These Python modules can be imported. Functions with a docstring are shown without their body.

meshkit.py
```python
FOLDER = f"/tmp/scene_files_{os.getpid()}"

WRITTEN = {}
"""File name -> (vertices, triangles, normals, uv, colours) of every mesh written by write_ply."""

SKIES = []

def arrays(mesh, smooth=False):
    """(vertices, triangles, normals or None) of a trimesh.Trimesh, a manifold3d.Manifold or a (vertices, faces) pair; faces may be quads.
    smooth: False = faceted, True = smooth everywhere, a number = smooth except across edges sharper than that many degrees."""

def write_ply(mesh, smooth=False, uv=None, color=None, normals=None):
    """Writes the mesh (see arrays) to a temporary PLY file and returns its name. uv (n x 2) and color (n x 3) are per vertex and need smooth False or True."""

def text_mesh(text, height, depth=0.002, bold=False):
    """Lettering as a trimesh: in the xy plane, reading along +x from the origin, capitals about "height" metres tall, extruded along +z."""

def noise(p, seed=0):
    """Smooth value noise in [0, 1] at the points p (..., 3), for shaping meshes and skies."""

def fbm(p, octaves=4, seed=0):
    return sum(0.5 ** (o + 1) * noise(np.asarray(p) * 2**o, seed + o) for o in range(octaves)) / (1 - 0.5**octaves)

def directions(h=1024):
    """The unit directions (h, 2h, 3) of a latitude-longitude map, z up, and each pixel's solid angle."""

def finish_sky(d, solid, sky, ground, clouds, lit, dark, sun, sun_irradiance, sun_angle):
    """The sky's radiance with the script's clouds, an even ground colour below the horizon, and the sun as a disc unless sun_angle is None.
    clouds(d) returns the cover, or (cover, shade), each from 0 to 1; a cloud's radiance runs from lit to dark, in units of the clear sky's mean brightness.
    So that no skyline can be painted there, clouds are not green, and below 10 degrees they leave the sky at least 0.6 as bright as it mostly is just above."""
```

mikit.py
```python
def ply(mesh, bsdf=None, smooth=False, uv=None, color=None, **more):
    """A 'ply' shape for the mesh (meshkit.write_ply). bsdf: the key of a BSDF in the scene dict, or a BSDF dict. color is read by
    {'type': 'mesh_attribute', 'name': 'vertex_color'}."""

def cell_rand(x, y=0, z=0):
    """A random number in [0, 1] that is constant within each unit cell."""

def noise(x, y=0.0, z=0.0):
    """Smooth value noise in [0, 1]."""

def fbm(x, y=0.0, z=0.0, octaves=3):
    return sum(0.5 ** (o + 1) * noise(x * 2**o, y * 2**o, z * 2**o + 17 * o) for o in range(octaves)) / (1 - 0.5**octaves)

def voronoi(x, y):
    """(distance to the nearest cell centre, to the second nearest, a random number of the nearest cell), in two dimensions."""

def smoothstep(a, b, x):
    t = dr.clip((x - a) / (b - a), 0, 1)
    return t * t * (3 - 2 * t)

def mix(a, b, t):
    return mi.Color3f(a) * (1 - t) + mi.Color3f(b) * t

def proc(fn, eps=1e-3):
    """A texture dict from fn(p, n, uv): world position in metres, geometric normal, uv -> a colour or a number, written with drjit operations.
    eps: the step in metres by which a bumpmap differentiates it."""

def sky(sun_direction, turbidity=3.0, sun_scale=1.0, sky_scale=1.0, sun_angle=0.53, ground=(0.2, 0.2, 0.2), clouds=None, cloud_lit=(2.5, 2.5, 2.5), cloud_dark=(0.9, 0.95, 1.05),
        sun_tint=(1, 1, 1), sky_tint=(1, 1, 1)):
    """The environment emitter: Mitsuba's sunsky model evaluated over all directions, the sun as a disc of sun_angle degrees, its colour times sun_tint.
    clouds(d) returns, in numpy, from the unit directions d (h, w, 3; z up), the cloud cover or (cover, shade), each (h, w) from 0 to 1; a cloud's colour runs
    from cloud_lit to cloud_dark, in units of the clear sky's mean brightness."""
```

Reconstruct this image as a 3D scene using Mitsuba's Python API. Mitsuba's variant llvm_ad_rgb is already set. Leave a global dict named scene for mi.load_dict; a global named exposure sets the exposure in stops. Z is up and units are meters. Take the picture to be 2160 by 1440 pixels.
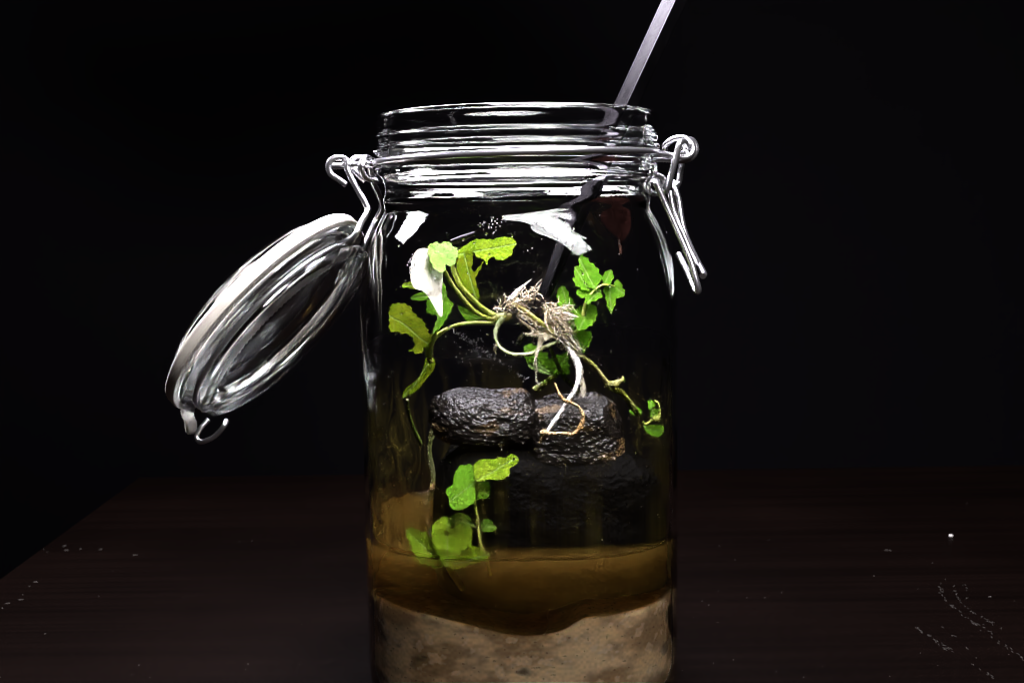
import math
import numpy as np
import trimesh
import drjit as dr
import mitsuba as mi
import mikit
import meshkit
from scipy.spatial import Delaunay
from shapely.geometry import Polygon
from shapely import contains_xy

T = mi.ScalarTransform4f
scene, labels = {}, {}
RNG = np.random.default_rng(7)

# ------------------------------------------------------------------ camera, lamps, exposure
FPX, CAM_H, CAM_D, PITCH, ROLL = 2500.0, 0.176, 0.43, math.radians(6.48), math.radians(0.8)
CAM = np.array([-0.0025, -CAM_D, CAM_H])
FWD = np.array([0, math.cos(PITCH), -math.sin(PITCH)])
_u = np.array([0, math.sin(PITCH), math.cos(PITCH)])
RIGHT = np.array([1.0, 0, 0]) * math.cos(ROLL) - _u * math.sin(ROLL)
UP = np.array([1.0, 0, 0]) * math.sin(ROLL) + _u * math.cos(ROLL)
scene['camera'] = {
    'type': 'thinlens', 'fov': math.degrees(2 * math.atan(1080 / FPX)), 'fov_axis': 'x',
    'aperture_radius': 0.0010, 'focus_distance': 0.405, 'near_clip': 0.01, 'far_clip': 20.0,
    'to_world': T().look_at(origin=CAM.tolist(), target=(CAM + FWD).tolist(), up=UP.tolist())}
exposure = 0.0


def rgb(*c):
    return {'type': 'rgb', 'value': list(c)}


def box(sx, sy, sz, at=(0, 0, 0), bevel=0.0):
    m = trimesh.creation.box((sx, sy, sz))
    if bevel:
        s = np.array([sx, sy, sz]) / 2
        pts = []
        for k in range(3):
            q = np.full(3, bevel)
            q[k] = 0
            pts += [np.array(c) * (s - q) for c in np.stack(np.meshgrid(*[(-1, 1)] * 3), -1).reshape(-1, 3)]
        m = trimesh.Trimesh(np.array(pts)).convex_hull
    m.apply_translation(at)
    return m


def thing(key, label, cat, group=None):
    labels[key] = {'label': label, 'category': cat}
    if group:
        labels[key]['group'] = group


def number(key):
    if key not in scene and not any(k.startswith(key + '__') for k in scene):
        return key
    i = 1
    while f'{key}_{i:03d}' in scene or any(k.startswith(f'{key}_{i:03d}__') for k in scene):
        i += 1
    return f'{key}_{i:03d}'


def add(key, mesh, bsdf, smooth=40, **kw):
    key = number(key)
    scene[key] = mikit.ply(mesh, bsdf, smooth=smooth, **kw)
    return key


scene['mat_housing'] = {'type': 'principled', 'base_color': rgb(0.05, 0.05, 0.055), 'roughness': 0.5}


def lamp(key, label, pos, aim, sx, sy, radiance, up=(0.03, 1, 0.02)):
    """A flat LED lamp head: dark housing with a shallow hood round a glowing diffuser, outside the frame above the jar."""
    w = np.array(aim, float) - np.array(pos, float)
    m = T().look_at(origin=list(pos), target=(np.array(pos) + w).tolist(), up=list(up))
    h, b = 0.012, 0.004
    parts = [box(sx + 2 * b, sy + 2 * b, 0.02, (0, 0, -0.012)),
             box(b, sy + 2 * b, h, (sx / 2 + b / 2, 0, h / 2 - 0.0015)), box(b, sy + 2 * b, h, (-sx / 2 - b / 2, 0, h / 2 - 0.0015)),
             box(sx, b, h, (0, sy / 2 + b / 2, h / 2 - 0.0015)), box(sx, b, h, (0, -sy / 2 - b / 2, h / 2 - 0.0015))]
    scene[key + '__housing'] = mikit.ply(trimesh.util.concatenate(parts), 'mat_housing', to_world=m)
    v = np.array([[-sx / 2, -sy / 2, 0], [sx / 2, -sy / 2, 0], [sx / 2, sy / 2, 0], [-sx / 2, sy / 2, 0]])
    scene[key + '__diffuser'] = mikit.ply((v, np.array([[0, 1, 2, 3]])), 'mat_housing', to_world=m,
                                          emitter={'type': 'area', 'radiance': rgb(*radiance)})
    thing(key, label, 'lamp')


lamp('lamp', 'flat white lamp head right above the jar mouth', (0.026, -0.045, 0.312), (0.015, -0.03, 0.134), 0.11, 0.13, (28.0, 26.6, 29.2))
lamp('lamp_001', 'flat white lamp head up on the left above the open lid', (-0.225, 0.03, 0.345), (-0.07, 0.0, 0.154), 0.08, 0.095, (80.0, 75.5, 83.0))

lamp('lamp_002', 'square white lamp head in front of the jar, high over the viewer', (0.145, -0.42, 0.61), (0.0, 0.0, 0.08), 0.17, 0.42, (29.0, 27.5, 27.5), up=(-1, 0.6, 0.5))

lamp('lamp_003', 'flat white lamp head behind the jar, above the far table edge', (-0.04, 0.27, 0.46), (0.0, 0.0, 0.15), 0.28, 0.12, (24.0, 22.8, 26.0))


def at(px, py, Y=0.0):
    """The point in the plane y = Y that the photograph (2160 x 1440) shows at px, py."""
    d = FWD + (px - 1080) / FPX * RIGHT + (720 - py) / FPX * UP
    return CAM + d * ((Y - CAM[1]) / d[1])


MPP = CAM_D / FPX          # metres per photo pixel at the jar's axis


def height(py):
    return float(at(1091, py, 0.0)[2])


# ------------------------------------------------------------------ materials
scene['mat_glass'] = {'type': 'dielectric', 'int_ior': 1.5, 'ext_ior': 1.0}
scene['mat_glass_water'] = {'type': 'dielectric', 'int_ior': 1.333, 'ext_ior': 1.5}
scene['mat_water_top'] = {'type': 'thindielectric', 'int_ior': 1.333, 'ext_ior': 1.0}
scene['mat_drop'] = {'type': 'dielectric', 'int_ior': 1.333, 'ext_ior': 1.0}
scene['mat_wire'] = {'type': 'principled', 'base_color': rgb(0.74, 0.74, 0.76), 'metallic': 0.95, 'roughness': 0.26, 'specular': 0.5}
scene['mat_rubber'] = {'type': 'principled', 'base_color': rgb(0.86, 0.81, 0.72), 'roughness': 0.55, 'specular': 0.4}


def wood_colour(p, n, uv):
    g = mikit.fbm(p.x * 5, p.y * 420, 3.1, octaves=4)
    b = mikit.fbm(p.x * 3 + 7, p.y * 26, 1.0, octaves=3)
    m = mikit.fbm(p.x * 14, p.y * 18, 5.0, octaves=3)
    c = mikit.mix((0.0019, 0.00095, 0.0007), (0.0034, 0.0017, 0.0013), mikit.smoothstep(0.3, 0.75, g * 0.6 + b * 0.4))
    return c * (0.65 + 0.7 * m)


def wood_bump(p, n, uv):
    return mikit.fbm(p.x * 6, p.y * 500, 2.0, octaves=3)


scene['mat_wood'] = {'type': 'bumpmap', 'scale': 0.00012, 'arbitrary': mikit.proc(wood_bump, 0.0004),
                     'bsdf': {'type': 'principled', 'base_color': mikit.proc(wood_colour), 'roughness': 0.5, 'specular': 0.03}}
scene['mat_backdrop'] = {'type': 'principled', 'base_color': rgb(0.0066, 0.0058, 0.0084), 'roughness': 0.9, 'specular': 0.1}


def leaf_fn(base, edge):
    def f(p, n, uv):
        # uv: u along the midrib, v across it, in units of 10 mm
        a = dr.abs(uv.y)
        mid = 1 - mikit.smoothstep(0.010, 0.035, a)
        side = dr.abs(dr.sin((uv.x - a * 0.9 * dr.select(uv.x > -50, 1.0, 1.0)) * 15.0 + 0.6 * mikit.noise(uv.x * 4, uv.y * 4)))
        vein = (1 - mikit.smoothstep(0.04, 0.22, side)) * 0.45
        blotch = mikit.fbm(p.x * 260, p.y * 260, p.z * 260, octaves=3)
        fine = mikit.noise(p.x * 1900, p.y * 1900, p.z * 1900)
        c = mikit.mix(base, edge, mikit.smoothstep(0.3, 0.7, blotch))
        c = mikit.mix(c, mi.Color3f(0.33, 0.5, 0.14), dr.maximum(mid * 0.6, vein * 0.8))
        return c * (0.75 + 0.5 * fine)
    return f


def leaf_bump(p, n, uv):
    a = dr.abs(uv.y)
    side = dr.abs(dr.sin((uv.x - a * 0.9) * 15.0))
    return mikit.fbm(p.x * 700, p.y * 700, p.z * 700, octaves=2) * 0.7 - 0.5 * (1 - mikit.smoothstep(0.0, 0.3, side)) - (1 - mikit.smoothstep(0.0, 0.05, a))


def leaf_mat(name, base, edge, rough=0.38, trans=0.75):
    scene[name] = {'type': 'bumpmap', 'scale': 0.00028, 'arbitrary': mikit.proc(leaf_bump, 0.00015),
                   'bsdf': {'type': 'principledthin', 'base_color': mikit.proc(leaf_fn(base, edge)), 'roughness': rough,
                            'diff_trans': trans, 'eta': 1.4}}


leaf_mat('mat_leaf_yellow', (0.165, 0.30, 0.010), (0.23, 0.35, 0.018))
leaf_mat('mat_leaf_bright', (0.095, 0.275, 0.012), (0.14, 0.34, 0.018))
leaf_mat('mat_leaf_olive', (0.13, 0.21, 0.006), (0.19, 0.24, 0.010))
leaf_mat('mat_leaf_pale', (0.26, 0.50, 0.09), (0.34, 0.54, 0.15))
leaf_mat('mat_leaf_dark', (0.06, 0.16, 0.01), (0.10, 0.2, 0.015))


def stem_fn(a, b):
    def f(p, n, uv):
        t = mikit.fbm(p.x * 300, p.y * 300, p.z * 120, octaves=3)
        s = mikit.noise(p.x * 1500, p.y * 1500, p.z * 300)
        return mikit.mix(a, b, mikit.smoothstep(0.3, 0.7, t)) * (0.8 + 0.4 * s)
    return f


def stem_mat(name, a, b, rough=0.35):
    scene[name] = {'type': 'principled', 'base_color': mikit.proc(stem_fn(a, b)), 'roughness': rough, 'specular': 0.5}


stem_mat('mat_stem_green', (0.46, 0.58, 0.08), (0.56, 0.64, 0.15))
stem_mat('mat_stem_yellow', (0.46, 0.50, 0.10), (0.54, 0.46, 0.17))
stem_mat('mat_stem_dark', (0.10, 0.16, 0.02), (0.15, 0.2, 0.04))
stem_mat('mat_stem_loop', (0.50, 0.62, 0.24), (0.58, 0.66, 0.32))
stem_mat('mat_stem_cut', (0.62, 0.76, 0.22), (0.72, 0.8, 0.32))
stem_mat('mat_root_white', (0.78, 0.74, 0.66), (0.8, 0.78, 0.72), 0.4)
stem_mat('mat_root_tan', (0.74, 0.60, 0.40), (0.84, 0.75, 0.58), 0.5)
stem_mat('mat_root_brown', (0.42, 0.24, 0.08), (0.58, 0.40, 0.2), 0.5)
stem_mat('mat_reflection_stalk', (0.05, 0.02, 0.012), (0.09, 0.035, 0.02))
scene['mat_husk'] = {'type': 'principledthin', 'base_color': rgb(0.80, 0.72, 0.54), 'roughness': 0.5, 'diff_trans': 0.9, 'eta': 1.35}
scene['mat_white_reflection'] = {'type': 'principled', 'base_color': rgb(0.37, 0.35, 0.275), 'roughness': 0.45, 'specular': 0.4}  # colour of the sheet that stands for a glass reflection


def rock_colour(p, n, uv):
    t = mikit.fbm(p.x * 90 + 3, p.y * 90, p.z * 160, octaves=4)
    s = mikit.noise(p.x * 1400, p.y * 1400, p.z * 1400)
    k = mikit.smoothstep(0.58, 0.70, t)
    c = mikit.mix((0.006, 0.0053, 0.005), (0.016, 0.0125, 0.010), s)
    return mikit.mix(c, mi.Color3f(0.12, 0.075, 0.033) * (0.35 + s), k)


def rock_bump(p, n, uv):
    return mikit.fbm(p.x * 900, p.y * 900, p.z * 900, octaves=3)


scene['mat_rock'] = {'type': 'bumpmap', 'scale': 0.0008, 'arbitrary': mikit.proc(rock_bump, 0.00015),
                     'bsdf': {'type': 'principled', 'base_color': mikit.proc(rock_colour), 'roughness': 0.16, 'specular': 0.5}}

scene['mat_shaded_rock'] = {'type': 'bumpmap', 'scale': 0.0006, 'arbitrary': mikit.proc(rock_bump, 0.00015),
                       'bsdf': {'type': 'principled', 'base_color': rgb(0.0020, 0.0018, 0.0015), 'roughness': 0.5, 'specular': 0.02}}  # near black holds the shade under the upper stones


def mud_colour(p, n, uv):
    a = mikit.fbm(p.x * 70 + 2, p.y * 70, p.z * 100, octaves=4)
    b = mikit.fbm(p.x * 260, p.y * 260 + 4, p.z * 260, octaves=3)
    s = mikit.noise(p.x * 1100, p.y * 1100, p.z * 1100)
    q = mikit.fbm(p.x * 60 + 11, p.y * 60, p.z * 85 + 3, octaves=4)
    d = mikit.noise(p.x * 800, p.y * 800, p.z * 800)
    c = mikit.mix((0.45, 0.28, 0.13), (0.86, 0.65, 0.40), mikit.smoothstep(0.38, 0.58, a))
    c = mikit.mix(c, mi.Color3f(0.10, 0.06, 0.03), mikit.smoothstep(0.82, 0.9, d) * 0.5)
    c = mikit.mix(c, mi.Color3f(0.13, 0.075, 0.03), mikit.smoothstep(0.57, 0.68, q) * 0.85)
    c = mikit.mix(c, mi.Color3f(0.88, 0.71, 0.52), mikit.smoothstep(0.6, 0.72, b) * 0.6)
    return c * (0.80 + 0.32 * s)


def mud_bump(p, n, uv):
    return mikit.fbm(p.x * 500, p.y * 500, p.z * 500, octaves=3)


scene['mat_mud'] = {'type': 'bumpmap', 'scale': 0.0005, 'arbitrary': mikit.proc(mud_bump, 0.0002),
                    'bsdf': {'type': 'diffuse', 'reflectance': mikit.proc(mud_colour)}}


def rod_rough(p, n, uv):
    return 0.22 + 0.12 * mikit.fbm(p.x * 400, p.y * 400, p.z * 60, octaves=2)


scene['mat_rod'] = {'type': 'principled', 'base_color': rgb(0.040, 0.037, 0.042), 'metallic': 1.0, 'roughness': mikit.proc(rod_rough), 'specular': 0.4}
scene['mat_handle'] = {'type': 'principled', 'base_color': rgb(0.25, 0.07, 0.04), 'roughness': 0.4}
scene['mat_dust'] = {'type': 'principled', 'base_color': rgb(0.16, 0.145, 0.13), 'roughness': 0.8}
scene['mat_scuff'] = {'type': 'principled', 'base_color': rgb(0.045, 0.039, 0.033), 'roughness': 0.8}
scene['mat_crumb'] = {'type': 'principled', 'base_color': rgb(0.85, 0.82, 0.78), 'roughness': 0.6}
scene['mat_film'] = {'type': 'principled', 'base_color': rgb(0.5, 0.48, 0.5), 'roughness': 0.35, 'specular': 0.6}

# ------------------------------------------------------------------ table and backdrop
tx0, tx1, ty0, ty1 = -0.2546, 0.75, -0.8, 0.348
add('table__top', box(tx1 - tx0, ty1 - ty0, 0.028, ((tx0 + tx1) / 2, (ty0 + ty1) / 2, -0.014), bevel=0.0022), 'mat_wood', smooth=False)
for x in (tx0 + 0.05, tx1 - 0.05):
    for y in (ty0 + 0.05, ty1 - 0.05):
        add('table__leg', box(0.05, 0.05, 0.67, (x, y, -0.028 - 0.335), bevel=0.002), 'mat_wood', smooth=False)
thing('table', 'dark brown wooden table top with scuffs and dust under the jar', 'table')
add('backdrop', trimesh.util.concatenate([box(9, 0.05, 5.0, (0, 0.95, 1.0))]), 'mat_backdrop', smooth=False)
labels['backdrop'] = {'label': 'black blue backdrop behind the table', 'kind': 'structure'}
add('floor', box(9, 5, 0.05, (0, -0.7, -0.73)), 'mat_backdrop', smooth=False)
labels['floor'] = {'label': 'dark floor below the table', 'kind': 'structure'}

# ------------------------------------------------------------------ the jar
NT = 288
TH = np.arange(NT) * 2 * np.pi / NT


def section(a, n, th=TH):
    """Radius of a superellipse of half width a: n = 2 is a circle, larger n a rounded square."""
    c, s = np.abs(np.cos(th)), np.abs(np.sin(th))
    return a / (c ** n + s ** n) ** (1.0 / n)


def grid_faces(rows, cols):
    i, j = np.meshgrid(np.arange(rows - 1), np.arange(cols), indexing='ij')
    a, b = i * cols + j, i * cols + (j + 1) % cols
    return np.stack([a, b, b + cols, a + cols], -1).reshape(-1, 4)


def resample(keys, step):
    """keys: list of (z, a, n). A smooth profile through them."""
    k = np.array(keys, float)
    d = np.concatenate([[0], np.cumsum(np.hypot(np.diff(k[:, 0]), np.diff(k[:, 1])))])
    from scipy.interpolate import PchipInterpolator
    t = np.linspace(0, d[-1], max(8, int(d[-1] / step)))
    return np.stack([PchipInterpolator(d, k[:, c])(t) for c in range(3)], 1)


def rows_of(prof, wob, seed):
    """Rings of points; wob (metres) makes the glass gently uneven."""
    out = []
    for z, a, n in prof:
        r = section(a, n)
        p = np.stack([np.cos(TH) * r, np.sin(TH) * r, np.full(NT, z)], 1)
        k = min(1.0, a / 0.03) * (0.10 + 0.90 * min(1.0, max(0.0, (0.152 - z) / 0.03)))
        f = meshkit.fbm(p * np.array([55, 55, 28]) + 31.7, 3, seed) - 0.5
        g = meshkit.noise(p * np.array([210, 210, 120]) + 11.7, seed + 9) - 0.5
        p[:, :2] *= (1 + k * (wob * f + wob * 0.22 * g) * 2 / max(a, 0.01))[:, None]
        out.append(p)
    return out


BODY, NB = 0.0561, 3.0


def hw(px):
    return px * MPP * 0.992


def H_(py):
    return height(py)


ring = lambda py, r: (H_(py), hw(r), 2.0)
# outer contour from the base up to the rim
outer = [(0.0035, 0.034, 2.6), (0.0012, 0.0415, 2.7), (0.0002, 0.0450, 2.8), (0.0010, 0.0485, 2.9), (0.0035, 0.0525, 3.0), (0.0080, BODY - 0.0004, NB), (0.014, BODY, NB),
         (0.06, BODY + 0.0001, NB), (0.11, BODY, NB), (H_(640), BODY, NB), (H_(585), BODY - 0.0006, 2.9), (H_(540), BODY - 0.0018, 2.75), (H_(500), BODY - 0.0036, 2.55), (H_(465), BODY - 0.0061, 2.35),
         (H_(437), BODY - 0.0081, 2.18), (H_(417), hw(285), 2.05), (H_(402), hw(283), 2.0), (H_(389), hw(284), 2.0)]
neck = [ring(381, 287), ring(375, 291), ring(369, 295.5), ring(362, 298), ring(356, 297.5), ring(351, 294), ring(347, 290.5), ring(340, 288.5), ring(333, 288.5), ring(327, 291), ring(322, 297),
        ring(317, 300), ring(312, 299), ring(308, 296), ring(304, 295), ring(300, 296), ring(296, 297.5), ring(291, 297.5), ring(287, 295.5), ring(282, 294), ring(270, 293.5), ring(258, 293), ring(251, 292), ring(245.5, 289.5),
        ring(242, 285.5), ring(240.5, 280), ring(241, 274), ring(244.5, 270), ring(250, 268)]
inner = [ring(270, 267), ring(300, 265.5), ring(335, 263.5), ring(353, 262.5), ring(360, 263.5), ring(371, 271), ring(379, 274), ring(390, 275), ring(403, 276), (H_(420), hw(278.5), 2.1), (H_(445), BODY - 0.0099, 2.25), (H_(470), BODY - 0.0083, 2.4), (H_(500), BODY - 0.0064, 2.6),
         (H_(540), BODY - 0.0048, 2.8), (H_(590), BODY - 0.0033, 2.95), (H_(650), BODY - 0.0024, NB), (0.104, BODY - 0.0021, NB)]
WATER_Z = 0.0610
LIP = 0.0011
inner_low = lambda z: BODY - 0.0021
prof_out = np.vstack([resample(outer, 0.0011)[:-1], resample(outer[-1:] + neck, 0.00028)])
prof_in = np.vstack([resample(neck[-1:] + inner, 0.0009)[1:], [(z, BODY - 0.0021, NB) for z in np.linspace(0.103, WATER_Z + LIP, 40)]])
R_out, R_in = rows_of(prof_out, 0.00011, 3), rows_of(prof_in, 0.00050, 12)
rows = [np.tile([0, 0, 0.0042], (NT, 1))] + R_out + R_in
v = np.vstack(rows)
jar_mesh = trimesh.Trimesh(v, np.vstack([(q := grid_faces(len(rows), NT))[:, [0, 1, 2]], q[:, [0, 2, 3]]]), process=False)
scene['jar__body'] = mikit.ply(jar_mesh, 'mat_glass', smooth=True)
thing('jar', 'clear glass jar with open mouth, holding plants, stones and muddy water', 'jar')

# murky water: its sides and floor meet the glass, its top the air
scene['murk'] = {'type': 'homogeneous', 'albedo': rgb(0.36, 0.205, 0.040), 'sigma_t': rgb(0.77, 0.83, 1.0), 'scale': 165.0}
edge = R_in[-1]
side_prof = [(z, BODY - 0.0021, NB) for z in np.linspace(WATER_Z + LIP, 0.013, 24)][1:] + [(0.0095, BODY - 0.0030, 2.9), (0.0075, BODY - 0.0052, 2.8), (0.0063, 0.044, 2.7), (0.006, 0.03, 2.4), (0.0062, 0.001, 2.0)]
side_rows = [edge] + rows_of(side_prof, 0.00050, 12)
q = grid_faces(len(side_rows), NT)[:, ::-1]
side_mesh = trimesh.Trimesh(np.vstack(side_rows), np.vstack([q[:, [0, 1, 2]], q[:, [0, 2, 3]]]), process=False)
med = {'type': 'ref', 'id': 'murk'}
scene['water__side'] = mikit.ply(side_mesh, 'mat_glass_water', smooth=True, interior=med)
top_rows = [edge]
for s in (0.3, 0.6, 1.0, 1.5, 2.1, 3.0, 5.0):
    k = 1 - s * 0.001 / BODY
    z = WATER_Z + LIP * math.exp(-s / 0.7)
    top_rows.append(np.column_stack([edge[:, 0] * k, edge[:, 1] * k, np.full(NT, z)]))
for k in np.linspace(0.88, 0.0, 24):
    p = np.column_stack([edge[:, 0] * k, edge[:, 1] * k, np.full(NT, WATER_Z)])
    p[:, 2] += 0.00012 * (meshkit.noise(p * 160, 5) - 0.5)
    top_rows.append(p)
q = grid_faces(len(top_rows), NT)
top_mesh = trimesh.Trimesh(np.vstack(top_rows), np.vstack([q[:, [0, 1, 2]], q[:, [0, 2, 3]]]), process=False)
scene['water__surface'] = mikit.ply(top_mesh, 'mat_water_top', smooth=True, interior=med)
thing('water', 'brown muddy water standing in the lower part of the glass jar', 'water')


# olive reflections of leaves and water painted as a film inside the wall, densest low down and in runs
def film_weight(p, n, uv):
    a = dr.atan2(p.y, p.x)
    low = 1 - mikit.smoothstep(0.072, 0.122, p.z)
    runs = mikit.fbm(a * 16, p.z * 9, 2.0, octaves=4)
    blot = mikit.fbm(a * 6 + 9, p.z * 60, 5.0, octaves=4)
    return 0.17 * low * mikit.smoothstep(0.25, 0.75, runs) * (0.4 + blot) + 0.03 * mikit.smoothstep(0.5, 0.75, runs * 0.5 + blot * 0.5) * low


scene['mat_reflection_tint'] = {'type': 'twosided', 'bsdf': {'type': 'diffuse', 'reflectance': rgb(0.24, 0.19, 0.035)}}
scene['mat_painted_reflection'] = {'type': 'blendbsdf', 'weight': mikit.proc(film_weight), 'a': {'type': 'null'}, 'b': scene.pop('mat_reflection_tint')}
film_rows = rows_of([(z, BODY - 0.0021 - 0.0003, NB) for z in np.linspace(WATER_Z + 0.002, H_(715), 24)], 0.00050, 12)
q = grid_faces(len(film_rows), NT)
add('jar__painted_reflection', trimesh.Trimesh(np.vstack(film_rows), np.vstack([q[:, [0, 1, 2]], q[:, [0, 2, 3]]]), process=False), 'mat_painted_reflection', smooth=True)
labels['jar__painted_reflection'] = {'label': 'faint brownish olive reflections painted in runs on a film inside the glass', 'kind': 'stuff'}


# sediment
def mud_top(x, y):
    p = np.stack([x, y, np.zeros_like(x)], -1)
    n = meshkit.fbm(p * np.array([38, 38, 1]) + 5.2, 4, 21) - 0.5
    return 0.0425 + 0.0035 * n - 0.0066 * np.exp(-((x - 0.003) / 0.022) ** 2) + 0.0018 * np.exp(-((x - 0.020) / 0.006) ** 2)


a0 = BODY - 0.0021 - 0.00022
inner_ring = rows_of([(0.02, a0, NB)], 0.00050, 12)[0]
mrows = []
for k in np.linspace(0, 1, 40):
    mrows.append(np.column_stack([inner_ring[:, 0] * k, inner_ring[:, 1] * k, mud_top(inner_ring[:, 0] * k, inner_ring[:, 1] * k)]))
for t in np.linspace(0, 1, 14)[1:]:
    z = mrows[39][:, 2] * (1 - t) + 0.0135 * t
    mrows.append(np.column_stack([inner_ring[:, :2], z]))
for z, a in ((0.0102, a0 - 0.0006), (0.0082, a0 - 0.0026), (0.0072, 0.043), (0.0070, 0.001)):
    r = section(a, 2.9)
    mrows.append(np.column_stack([np.cos(TH) * r, np.sin(TH) * r, np.full(NT, z)]))
q = grid_faces(len(mrows), NT)[:, ::-1]
add('sediment', trimesh.Trimesh(np.vstack(mrows), np.vstack([q[:, [0, 1, 2]], q[:, [0, 2, 3]]]), process=False), 'mat_mud', smooth=True)
labels['sediment'] = {'label': 'layer of mottled beige mud settled at the bottom of the jar', 'category': 'mud'}


# ------------------------------------------------------------------ tubes
def spline(points, n=10):
    p = np.asarray(points, float)
    if len(p) == 2:
        return np.linspace(p[0], p[1], n)
    q = np.vstack([2 * p[0] - p[1], p, 2 * p[-1] - p[-2]])
    out = []
    for i in range(len(p) - 1):
        a, b, c, d = q[i:i + 4]
        t = np.linspace(0, 1, n, endpoint=False)[:, None]
        out.append(0.5 * (2 * b + (c - a) * t + (2 * a - 5 * b + 4 * c - d) * t ** 2 + (3 * b - a - 3 * c + d) * t ** 3))
    return np.vstack(out + [p[-1:]])


def tube(points, radii, sides=12, smooth_n=10, flat=1.0, caps=True, lump=0.0, seed=0):
    p = spline(points, smooth_n) if smooth_n else np.asarray(points, float)
    r = np.interp(np.linspace(0, 1, len(p)), np.linspace(0, 1, len(np.atleast_1d(radii))), np.atleast_1d(radii)) if np.ndim(radii) else np.full(len(p), radii)
    if lump:
        r = r * (1 + lump * (meshkit.noise(p * 900, seed) - 0.5))
    t = np.gradient(p, axis=0)
    t /= np.linalg.norm(t, axis=1, keepdims=True) + 1e-12
    a = np.cross(t[0], [0, 1, 0.1])
    if np.linalg.norm(a) < 1e-3:
        a = np.cross(t[0], [1, 0, 0])
    fr = []
    for k in range(len(p)):
        a = a - t[k] * (a @ t[k])
        a /= np.linalg.norm(a) + 1e-12
        fr.append(a)
    a = np.array(fr)
    b = np.cross(t, a)
    ang = np.arange(sides) * 2 * np.pi / sides
    v = p[:, None] + r[:, None, None] * (np.cos(ang)[None, :, None] * a[:, None] + flat * np.sin(ang)[None, :, None] * b[:, None])
    n = len(p)
    q = grid_faces(n, sides)
    f = np.vstack([q[:, [0, 1, 2]], q[:, [0, 2, 3]]])
    v = v.reshape(-1, 3)
    if caps:
        v = np.vstack([v, p[0], p[-1]])
        i = np.arange(sides)
        f = np.vstack([f, np.stack([np.full(sides, n * sides), (i + 1) % sides, i], 1),
                       np.stack([np.full(sides, n * sides + 1), (n - 1) * sides + i, (n - 1) * sides + (i + 1) % sides], 1)])
    return trimesh.Trimesh(v, f, process=False)


def path(*pts):
    return [at(*p) for p in pts]


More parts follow.
